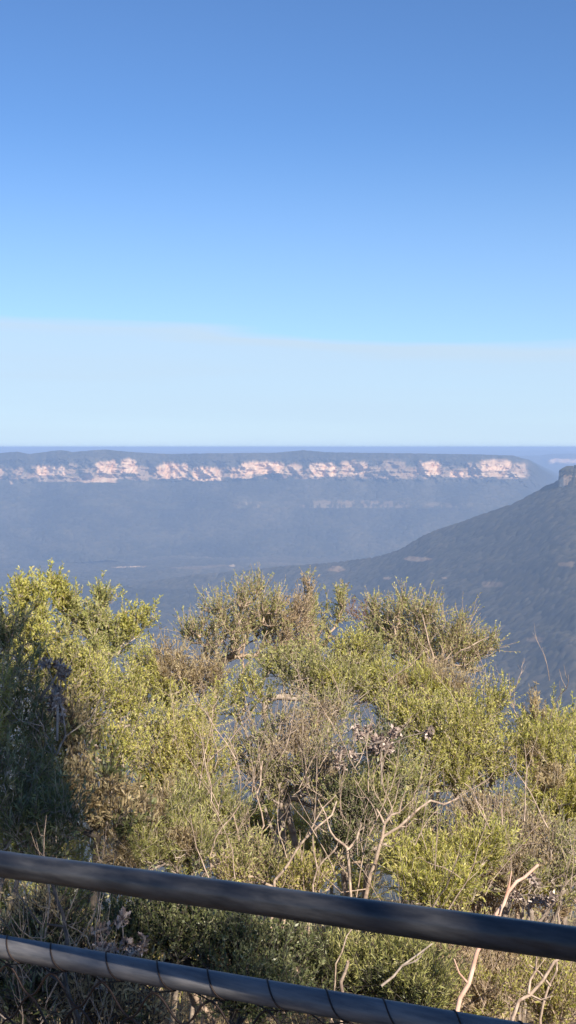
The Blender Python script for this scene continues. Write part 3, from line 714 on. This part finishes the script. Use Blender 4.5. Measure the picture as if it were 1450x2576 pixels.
bare('pale straight branch leaning right, left of the Y shaped stem', [([G(640, 5.0), (690, 2215, 5.0), (745, 2140, 5.0), (800, 2075, 5.0), (850, 2015, 5.1)], .015, .005), ([(760, 2120, 5.0), (790, 2070, 5.0), (845, 2000, 5.0)], .006, .003)], seed=3)
bare('thin pale stem leaning right just left of the Y shaped stem', [([G(770, 4.8), (785, 2225, 4.8), (815, 2165, 4.8), (850, 2130, 4.8)], .009, .004), ([(800, 2190, 4.8), (785, 2100, 4.8)], .005, .003)], seed=4)
bare('twin pale saplings standing in the gap at centre left', [([G(590, 5.4), (610, 2190, 5.4), (635, 2140, 5.4), (660, 2080, 5.4), (648, 2000, 5.4), (662, 1915, 5.5)], .010, .004), ([(618, 2170, 5.4), (600, 2090, 5.4), (585, 2050, 5.4)], .006, .003), ([(655, 2100, 5.4), (690, 2055, 5.4)], .004, .002), ([(600, 2200, 5.4), (590, 2130, 5.4)], .005, .003)], seed=5)
bare('pale curved stem at left of the twin saplings', [([G(500, 5.2), (530, 2150, 5.2), (560, 2080, 5.2), (600, 2030, 5.2)], .009, .004)], seed=6)
bare('light grey upright stem carrying the airy middle crown', [([G(560, 7.3), (590, 1850, 7.4), (605, 1800, 7.4), (628, 1770, 7.4)], .017, .008), ([(612, 1790, 7.4), (608, 1720, 7.5), (612, 1665, 7.6)], .012, .009), ([(612, 1668, 7.6), (560, 1610, 7.6), (530, 1570, 7.6)], .007, .003), ([(612, 1660, 7.6), (622, 1590, 7.6), (628, 1550, 7.6)], .007, .003), ([(614, 1680, 7.6), (650, 1640, 7.6), (680, 1570, 7.6)], .006, .003)], seed=7)
bare('small pink curved branch between the two upright shoots', [([(870, 1690, 8.1), (845, 1610, 8.1), (820, 1585, 8.1), (808, 1545, 8.1), (800, 1520, 8.1)], .013, .004)], seed=8)
bare('golden bare fork inside the right crown', [([G(1080, 7.3), (1095, 1680, 7.2), (1120, 1660, 7.15), (1180, 1630, 7.1), (1230, 1600, 7.1)], .016, .005), ([(1098, 1680, 7.2), (1080, 1620, 7.15), (1068, 1550, 7.15)], .010, .004), ([(1105, 1672, 7.2), (1112, 1640, 7.2), (1108, 1615, 7.2)], .006, .003), ([(1115, 1662, 7.15), (1140, 1640, 7.15), (1150, 1618, 7.1)], .005, .002)], seed=9)
bare('pink flaky branch leaning right under the handrail at lower right', [([G(1060, 4.0), (1150, 2545, 4.0), (1180, 2480, 4.05), (1200, 2400, 4.1), (1250, 2300, 4.2), (1300, 2220, 4.3), (1350, 2170, 4.4)], .014, .008)], matl=bark_mat('bark_pink', (.40, .20, .13), (.70, .50, .38), 14), seed=10)
bare('pale diagonal branch at bottom right below the pink branch', [([G(1230, 3.9), (1290, 2560, 3.9), (1330, 2500, 3.95), (1400, 2420, 4.0), (1440, 2380, 4.1)], .013, .006), ([(1330, 2500, 3.95), (1350, 2440, 4.0), (1345, 2390, 4.0)], .006, .003)], seed=11)
bare('thin grey stem at the bottom right corner', [([G(1350, 4.2), (1360, 2560, 4.2), (1400, 2440, 4.2), (1405, 2300, 4.3)], .009, .004), ([(1385, 2480, 4.2), (1330, 2420, 4.2)], .005, .003)], seed=12)
bare('pale leaning stick in the shaded hollow at left', [([(98, 1765, 5.0), (125, 1730, 5.0), (150, 1690, 5.0), (153, 1670, 5.0)], .009, .005)], B_GREY, seed=13, name='dead_branch')
bare('crooked grey branch in the shaded hollow at left', [([G(160, 4.9), (145, 1960, 4.9), (135, 1900, 4.9), (112, 1850, 4.9), (104, 1810, 4.9)], .009, .004), ([(142, 1900, 4.9), (115, 1850, 4.95)], .006, .004), ([(145, 1895, 4.9), (165, 1850, 4.9), (160, 1800, 4.9), (145, 1770, 4.9)], .006, .004)], B_GREY, seed=14)
bare('short pale broken stump sticking up between the rails', [([G(850, 4.1), (862, 2480, 4.1), (880, 2425, 4.1)], .012, .008)], seed=15)
bare('slim straight pale stick beside the broken stump, reaching up to the handrail', [([G(835, 4.2), (838, 2470, 4.2), (862, 2400, 4.2), (885, 2330, 4.3)], .006, .003)], seed=15)
bare('grey stick lying through the shrub right of the rails centre', [([(960, 2480, 4.2), (1010, 2430, 4.25), (1090, 2375, 4.3)], .006, .004), ([(1010, 2430, 4.25), (1060, 2405, 4.3)], .004, .002)], B_GREY, seed=16, name='dead_branch')
bare('dark crossing stem at lower left behind the mesh', [([G(250, 3.7), (200, 2560, 3.7), (165, 2480, 3.7), (155, 2300, 3.9), (140, 2220, 4.0)], .012, .008), ([(165, 2480, 3.7), (100, 2420, 3.8)], .006, .004)], B_DARK, seed=17)
bare('long bare twig curving up from the right scrub', [([G(1190, 5.5), (1230, 2120, 5.5), (1262, 2080, 5.5), (1258, 2030, 5.5)], .008, .004), ([(1240, 2095, 5.5), (1200, 2010, 5.5), (1170, 1970, 5.5)], .005, .003)], seed=18)

# more thin stems standing up through the scrub (too many small ones to tell apart)
rng = np.random.default_rng(77)
tb = Tubes()
def stick(px_, py_, Y_, L, r, lean):
    p0 = at(px_, py_, Y_); d = unit(np.array([lean, rng.normal() * .3, 1.0]))
    pts = [p0]
    for i in range(6):
        d = unit(d + rng.normal(size=3) * .16 + np.array([0, 0, .05])); pts.append(pts[-1] + d * L / 6)
    tb.path(pts, r, r * .35)
    for i in (2, 3, 4, 5):
        if rng.random() < .8:
            e = unit(d + rng.normal(size=3) * .55); q = pts[i]; tb.path([q, q + e * L * .16, q + unit(e + np.array([0, 0, .3])) * L * .33], r * .5, r * .2)
for i in range(150):
    z_ = rng.random()
    if z_ < .40: px_, py_, Y_ = rng.uniform(480, 1000), rng.uniform(1900, 2330), rng.uniform(4.9, 6.0)
    elif z_ < .62: px_, py_, Y_ = rng.uniform(1000, 1450), rng.uniform(2050, 2600), rng.uniform(4.2, 5.6)
    elif z_ < .78: px_, py_, Y_ = rng.uniform(0, 260), rng.uniform(2350, 2700), rng.uniform(3.7, 4.3)
    else: px_, py_, Y_ = rng.uniform(200, 1400), rng.uniform(1700, 2000), rng.uniform(5.8, 7.2)
    stick(px_, py_, Y_, rng.uniform(.15, .45), rng.uniform(.0015, .0035), rng.normal() * .45)
for i in range(60):
    stick(rng.uniform(-20, 300), rng.uniform(2480, 2760), rng.uniform(3.7, 4.2), rng.uniform(.15, .35), rng.uniform(.0015, .003), rng.normal() * .25)
o = link('twigs', tb.mesh('twigs', 4), None, B_PALE)
tag(o, 'thin pale dead twigs tangled all through the scrub', 'twigs', kind='stuff')

# ground cover: dry grass and fallen leaves
rng = np.random.default_rng(78)
n = 26000
gx = rng.uniform(-3.2, 3.2, n); gy = 3.3 + 6.5 * rng.random(n) ** 1.3
gx = gx * (.3 + gy / 9)
P = np.stack([gx, gy, ground_z(gx, gy)], -1)
hh = rng.random(n)
Dd = np.where((hh < .5)[:, None], unit(rng.normal(size=(n, 3)) * np.array([.35, .35, .1]) + np.array([0, 0, 1.])), unit(rng.normal(size=(n, 3)) * np.array([1, 1, .15])))
P[:, 2] += np.where(hh < .5, -.01, .012)
L = np.where(hh < .5, .10 + .22 * rng.random(n), .02 + .03 * rng.random(n)); W = np.where(hh < .5, .004, .014 + 0 * hh)
o = link('ground_cover', leaves_mesh('ground_cover', P, Dd, L, W, rng.random(n), (0, 0, 0), .1), None, L_DRY)
tag(o, 'dry grass and fallen leaves covering the slope below the shrubs', 'ground cover', kind='stuff')

# clusters of old woody seed cones in the scrub
def cones(px_, py_, Y_, n, sp, label, seed):
    global rng
    rng = np.random.default_rng(seed)
    c = at(px_, py_, Y_)
    tb = Tubes()
    root0 = c - np.array([0, 0, sp[1] * 1.3])
    root = empty('seed_cone_cluster', root0)
    tag(root, label, 'seed cones', 'old seed cones in the scrub')
    fork = c * .5 + root0 * .5
    tb.path([root0 - np.array([0, .02, .12]), root0, fork], .006, .004)
    for i in range(n):
        q = c + rng.normal(size=3) * np.array([sp[0], sp[0], sp[1]])
        tb.path([fork, (fork + q) / 2 + rng.normal(size=3) * .01, q], .003, .0018)
        k_ = 40
        th = rng.random(k_) * 2 * np.pi; h = rng.random(k_)
        ax = unit(rng.normal(size=3) + np.array([0, 0, .5])); u_ = unit(np.cross(ax, [1, .2, 0])); w_ = np.cross(ax, u_)
        rad_ = (u_ * np.cos(th)[:, None] + w_ * np.sin(th)[:, None])
        pp = q + ax * (h[:, None] - .5) * .06 + rad_ * .006
        Dd = unit(rad_ + ax * .5)
        tb.path([q - ax * .03, q + ax * .03], .0065, .0065)
        link('seed_cone', leaves_mesh('seed_cone', pp, Dd, .016 + .01 * rng.random(k_), .013 + 0 * h, rng.random(k_), root0), root, L_CONE)
    link('branches', tb.mesh('branches', 6, root0), root, B_GREY)
L_CONE = leaf_mat('cone_scales', [(0, (.10, .07, .06)), (.5, (.34, .25, .21)), (1, (.78, .64, .54))], transl=.05, rough=.7)
cones(960, 1865, 5.6, 18, (.075, .055), 'cluster of pinkish grey dead seed cones right of centre', 600)
cones(145, 1720, 4.9, 9, (.02, .08), 'vertical string of pale seed cones in the shaded hollow at left', 601)
cones(1330, 2230, 5.0, 5, (.06, .05), 'dark dead cone cluster above the handrail at right', 602)
cones(290, 2390, 3.95, 14, (.05, .06), 'tan dead leaf cluster between the rails at left', 603)

# ------------------------------------------------------------------ handrail and wire fence
def tube_line(P0, P1, r, name, n=90, sides=28, wob=.0, seed=0, flat=0.0):
    d = unit(P1 - P0); u_ = unit(np.cross(d, [0, 0, 1.])); w_ = np.cross(u_, d)
    t_ = np.linspace(0, 1, n); th = np.arange(sides) / sides * 2 * np.pi
    T_, H_ = np.meshgrid(t_, th, indexing='ij')
    L = np.linalg.norm(P1 - P0)
    rr = r * (1 + wob * (fbm(T_ * L * 3, np.cos(H_) * 1.2 + 3, 3, seed) - .5) + wob * .6 * (fbm(T_ * L * 1.2, np.sin(H_) * 5 + 9, 3, seed + 4) - .5))
    V = P0 + (P1 - P0) * T_[..., None] + (u_ * np.cos(H_)[..., None] + w_ * np.sin(H_)[..., None]) * rr[..., None]
    sag = 0
    I = np.arange(n - 1)[:, None] * sides + np.arange(sides)[None]; J = np.arange(n - 1)[:, None] * sides + (np.arange(sides)[None] + 1) % sides
    f = np.stack([I.ravel(), J.ravel(), J.ravel() + sides, I.ravel() + sides], -1)
    V = V.reshape(-1, 3)
    cap0 = len(V); V = np.concatenate([V, P0[None], P1[None]])
    k_ = np.arange(sides); k2 = (k_ + 1) % sides
    fc = np.concatenate([np.stack([k2, k_, np.full(sides, cap0), np.full(sides, cap0)], -1)[:, :3], np.stack([k_ + (n - 1) * sides, k2 + (n - 1) * sides, np.full(sides, cap0 + 1)], -1)])
    me = bpy.data.meshes.new(name)
    me.from_pydata(V.tolist(), [], f.tolist() + fc.tolist()); me.update()
    me.polygons.foreach_set('use_smooth', np.ones(len(me.polygons), bool))
    return me
RAIL_ANG = -math.atan2(at(1450, 2375, 2.2)[1] - at(0, 2173, 2.9)[1], at(1450, 2375, 2.2)[0] - at(0, 2173, 2.9)[0])
def rail_mat(name, c1, c2, rough, sc=(1, 1, 1), metal=0.0):
    m, nt, o = mat(name)
    g = N(nt, 'ShaderNodeNewGeometry')
    mp0 = N(nt, 'ShaderNodeMapping', {'Vector': g.outputs['Position'], 'Rotation': (0, 0, RAIL_ANG)})
    mp = N(nt, 'ShaderNodeMapping', {'Vector': mp0.outputs[0], 'Scale': sc})
    n = N(nt, 'ShaderNodeTexNoise', {'Vector': mp.outputs[0], 'Scale': 9.0, 'Detail': 6.0, 'Roughness': .6})
    c = ramp(nt, n.outputs['Fac'], [(.32, c1), (.68, c2)])
    rr = N(nt, 'ShaderNodeMapRange', {'Value': n.outputs['Fac'], 'To Min': rough - .1, 'To Max': rough + .15})
    b = N(nt, 'ShaderNodeBump', {'Strength': .35, 'Distance': .004, 'Height': n.outputs['Fac']})
    p = N(nt, 'ShaderNodeBsdfPrincipled', {'Base Color': c, 'Roughness': rr.outputs[0], 'Metallic': metal, 'Normal': b.outputs[0]})
    nt.links.new(p.outputs[0], o.inputs['Surface'])
    return m
M_TIM = rail_mat('dark_weathered_timber', (.013, .015, .020), (.058, .058, .062), .36, (.9, 4, 5))
M_GAL = rail_mat('galvanised_pipe', (.08, .086, .10), (.21, .20, .20), .48, (.9, 5, 6), .3)
m, nt, o = mat('rusty_wire')
p = N(nt, 'ShaderNodeBsdfPrincipled', {'Base Color': (.035, .022, .018, 1), 'Roughness': .6, 'Metallic': .5}); nt.links.new(p.outputs[0], o.inputs['Surface'])
M_WIRE = m

def part_tube(P0, P1, r, name, parent, mt, **k):
    O_ = np.array(parent.location)
    return link(name, tube_line(P0 - O_, P1 - O_, r, name, **k), parent, mt)
a = at(0, 2173, 2.9); b = at(1450, 2375, 2.2)
d = b - a
P0 = a - d * 1.1; P1 = b + d * 1.0
hr = empty('handrail', ((P0 + P1) / 2)[:2].tolist() + [-.6]); tag(hr, 'dark weathered handrail sloping across the picture, upper of the two rails', 'handrail')
part_tube(P0, P1, .0305, 'rail', hr, M_TIM, n=200, wob=.10, seed=4)
for s_ in (-.93, .02, 1.72):
    q = a + d * s_ + np.array([0.0, .005, 0]); 
    part_tube(np.array([q[0], q[1], float(ground_z(q[0], q[1])) - .1]), q - np.array([0, 0, .022]), .0215, 'post', hr, M_TIM, n=30, wob=.12, seed=9)

# wire fence just beyond the handrail
a2 = at(0, 2381, 3.1); b2 = at(1300, 2607, 2.50); d2 = b2 - a2
Q0 = a2 - d2 * .9; Q1 = b2 + d2 * 1.2
fe = empty('wire_mesh_fence', ((Q0 + Q1) / 2)[:2].tolist() + [-.65]); tag(fe, 'low chain link fence with galvanised top pipe, lower of the two rails', 'fence')
RP = .0285
part_tube(Q0, Q1, RP, 'top_pipe', fe, M_GAL, n=200, wob=.03, seed=14)
for s_ in (-.78, .527, 1.83):
    q = a2 + d2 * s_
    part_tube(np.array([q[0], q[1], float(ground_z(q[0], q[1])) - .15]), q - np.array([0, 0, .012]), .0225, 'post', fe, M_GAL, n=20, seed=15)
# chain link: zig-zag wires, the top of each diamond wrapped round the pipe
tw = Tubes(); tl = Tubes()
dirn = unit(d2); up_ = unit(np.cross(np.cross(dirn, [0, 0, 1.]), dirn)); out_ = unit(np.cross(dirn, up_))
Ltot = np.linalg.norm(Q1 - Q0); pitch_ = .15; hw = pitch_ / 2; hz = .072
nc = int(Ltot / hw); nr = 12
rng = np.random.default_rng(31)
off0 = .035
def node(i, j):
    w_ = .004 * math.sin(i * 1.7 + j * 2.3)
    return Q0 + dirn * (off0 + i * hw + w_) - up_ * (RP + .014 + j * hz + .003 * math.sin(i * 2.1 + j)) + out_ * (.004 * (-1) ** (i + j) + .006 * math.sin(i * .7 + j * .5))
def curve(p_, q_, bow):
    m_ = (p_ + q_) / 2
    r_ = []
    for k_ in range(7):
        s_ = k_ / 6
        r_.append(p_ + (q_ - p_) * s_ + up_ * bow * math.sin(2 * math.pi * s_))
    return r_
for i in range(nc):
    for j in range(nr):
        if (i + j) % 2 == 0:
            tw.path(curve(node(i, j), node(i + 1, j + 1), .007), .003, .003)
        else:
            tw.path(curve(node(i, j + 1), node(i + 1, j), -.007), .003, .003)
for i in range(0, nc, 2):
    # wire going round the pipe
    c0 = Q0 + dirn * (off0 + i * hw + rng.normal() * .006)
    pts = []
    for k_ in range(25):
        th = -math.pi / 2 + 2 * math.pi * k_ / 24
        adv = (k_ / 24 - .5) * .12
        rr = RP + .0016
        pts.append(c0 + dirn * adv + (up_ * math.sin(th) - out_ * math.cos(th)) * rr)
    pts = [node(i, 0) + dirn * .0] + pts[1:-1] + [node(i, 0)]
    tl = Tubes(); tl.path(pts, .0018, .0018)
    link('wire_tie', tl.mesh('wire_tie', 6, np.array(fe.location)), fe, M_WIRE)
link('wire_mesh', tw.mesh('wire_mesh', 6, np.array(fe.location)), fe, M_WIRE)

# ------------------------------------------------------------------ gum trees on the path side, behind the viewer: they shade the rails
def onplane(P, z): t_ = (z - P[2]) / SUN.z; return np.array([P[0] + SUN.x * t_, P[1] + SUN.y * t_, z])
# openings in the gum crowns that let sun flecks reach the rails
FLECKS = [(at(25, 2158, 2.88), .17, 1), (at(300, 2205, 2.75), .12, .8), (at(520, 2240, 2.66), .14, .95), (at(790, 2280, 2.52), .12, .95), (at(890, 2295, 2.47), .13, .95),
          (at(60, 2385, 3.07), .13, .9), (at(450, 2450, 2.9), .10, .9), (at(820, 2505, 2.7), .16, 1), (at(560, 2465, 2.84), .10, .9)]
def fleck_keep(P):
    keep = np.ones(len(P), bool); sd = np.array(SUN)
    for c, r_, f_ in FLECKS:
        w_ = P - c; t_ = w_ @ sd
        dist = np.linalg.norm(w_ - t_[:, None] * sd, axis=1)
        keep &= ~((dist < r_) & (rng.random(len(P)) < f_))
    return keep
def gum(label, pts, trunk, seed, rad=.5, n=150):
    global rng
    rng = np.random.default_rng(seed)
    O = np.array([trunk[0], trunk[1], float(ground_z(*trunk))])
    tb = Tubes(); P = []; Dd = []
    top = np.mean([p_ for p_, _ in pts], 0)
    fork = O + (top - O) * np.array([.35, .35, .5])
    tb.path([O - np.array([0, 0, .2]), O * .6 + fork * .4 + np.array([.06, .03, 0]), fork], .13, .09)
    for c, r in pts:
        mid = (fork + c) / 2 + rng.normal(size=3) * .1
        tb.path([fork, mid, c], .04, .015)
        k_ = int(n * (r / rad) ** 2)
        for i in range(k_):
            q = c + unit(rng.normal(size=3)) * r * rng.random() ** .4
            if fleck_keep(q[None])[0] and fleck_keep(((c + q) / 2)[None])[0]: tb.path([c, (c + q) / 2 + rng.normal(size=3) * .03, q], .006, .002)
            e = unit(rng.normal(size=(14, 3)) * .6 + np.array([0, 0, -.7]))
            P.append(q + rng.normal(size=(14, 3)) * .07); Dd.append(e)
    P = np.concatenate(P); Dd = np.concatenate(Dd); kp = fleck_keep(P + Dd * .05); P = P[kp]; Dd = Dd[kp]; m_ = len(P)
    root = empty('gum_tree', O); tag(root, label, 'tree', 'gum trees shading the lookout')
    link('trunk', tb.mesh('trunk', 6, O), root, B_PALE)
    link('crown', leaves_mesh('crown', P, Dd, .09 + .05 * rng.random(m_), .020 + .008 * rng.random(m_), rng.random(m_), O), root, L_OLV)
Zc = 5.6
pp = []
for s_ in (-.32, -.12, .22, .36, .62, .80, .98, 1.2):
    pp.append((onplane(a + d * s_ + np.array([0, .15, -.12]), Zc + .4 * math.sin(s_ * 9)), .36))
gum('gum tree behind the viewer whose shade falls along the rails', pp, (2.2, -3.6), 41, .36, 85)
pp = []
for q, r in [((20, 1800, 5.2), .55), ((60, 1980, 5.0), .55), ((-90, 1700, 5.3), .5), ((-80, 2050, 4.8), .5), ((90, 2110, 5.0), .34), ((70, 1760, 5.2), .28)]:
    pp.append((onplane(at(*q), Zc + .5), r))
gum('gum tree behind the viewer whose shade falls on the left shrubs', pp, (3.4, -2.8), 42, .36, 20)
pp = []
for q, r in [((100, 2350, 4.2), .40), ((300, 2380, 4.3), .34), ((480, 2400, 4.3), .34), ((640, 2460, 4.2), .30), ((100, 2530, 3.8), .4), ((350, 2560, 3.8), .36), ((600, 2560, 3.9), .34)]:
    pp.append((onplane(at(*q), Zc + .2), r))
gum('gum tree behind the viewer whose shade falls on the scrub under the rails', pp, (4.4, -4.2), 43, .36, 10)

# ------------------------------------------------------------------ haze
import bmesh
bm = bmesh.new(); bmesh.ops.create_cube(bm, size=1)
me = bpy.data.meshes.new('haze'); bm.to_mesh(me); bm.free()
hz_ = link('haze', me)
ZT, ZB, XY = 7.4, -640.0, 92000.0
hz_.location = (0, 0, (ZT + ZB) / 2); hz_.scale = (2 * XY, 2 * XY, ZT - ZB)
tag(hz_, 'blue haze lying in the valley air', 'haze', kind='stuff')
m = bpy.data.materials.new('haze_air'); m.use_nodes = True; nt = m.node_tree; nt.nodes.clear()
o = nt.nodes.new('ShaderNodeOutputMaterial')
v = N(nt, 'ShaderNodeVolumePrincipled', {'Color': (.44, .605, .90, 1), 'Density': .000130, 'Anisotropy': 0.0})
nt.links.new(v.outputs[0], o.inputs['Volume'])
me.materials.append(m)
print('LEAVES', sum(a_[1] for a_ in ALL))
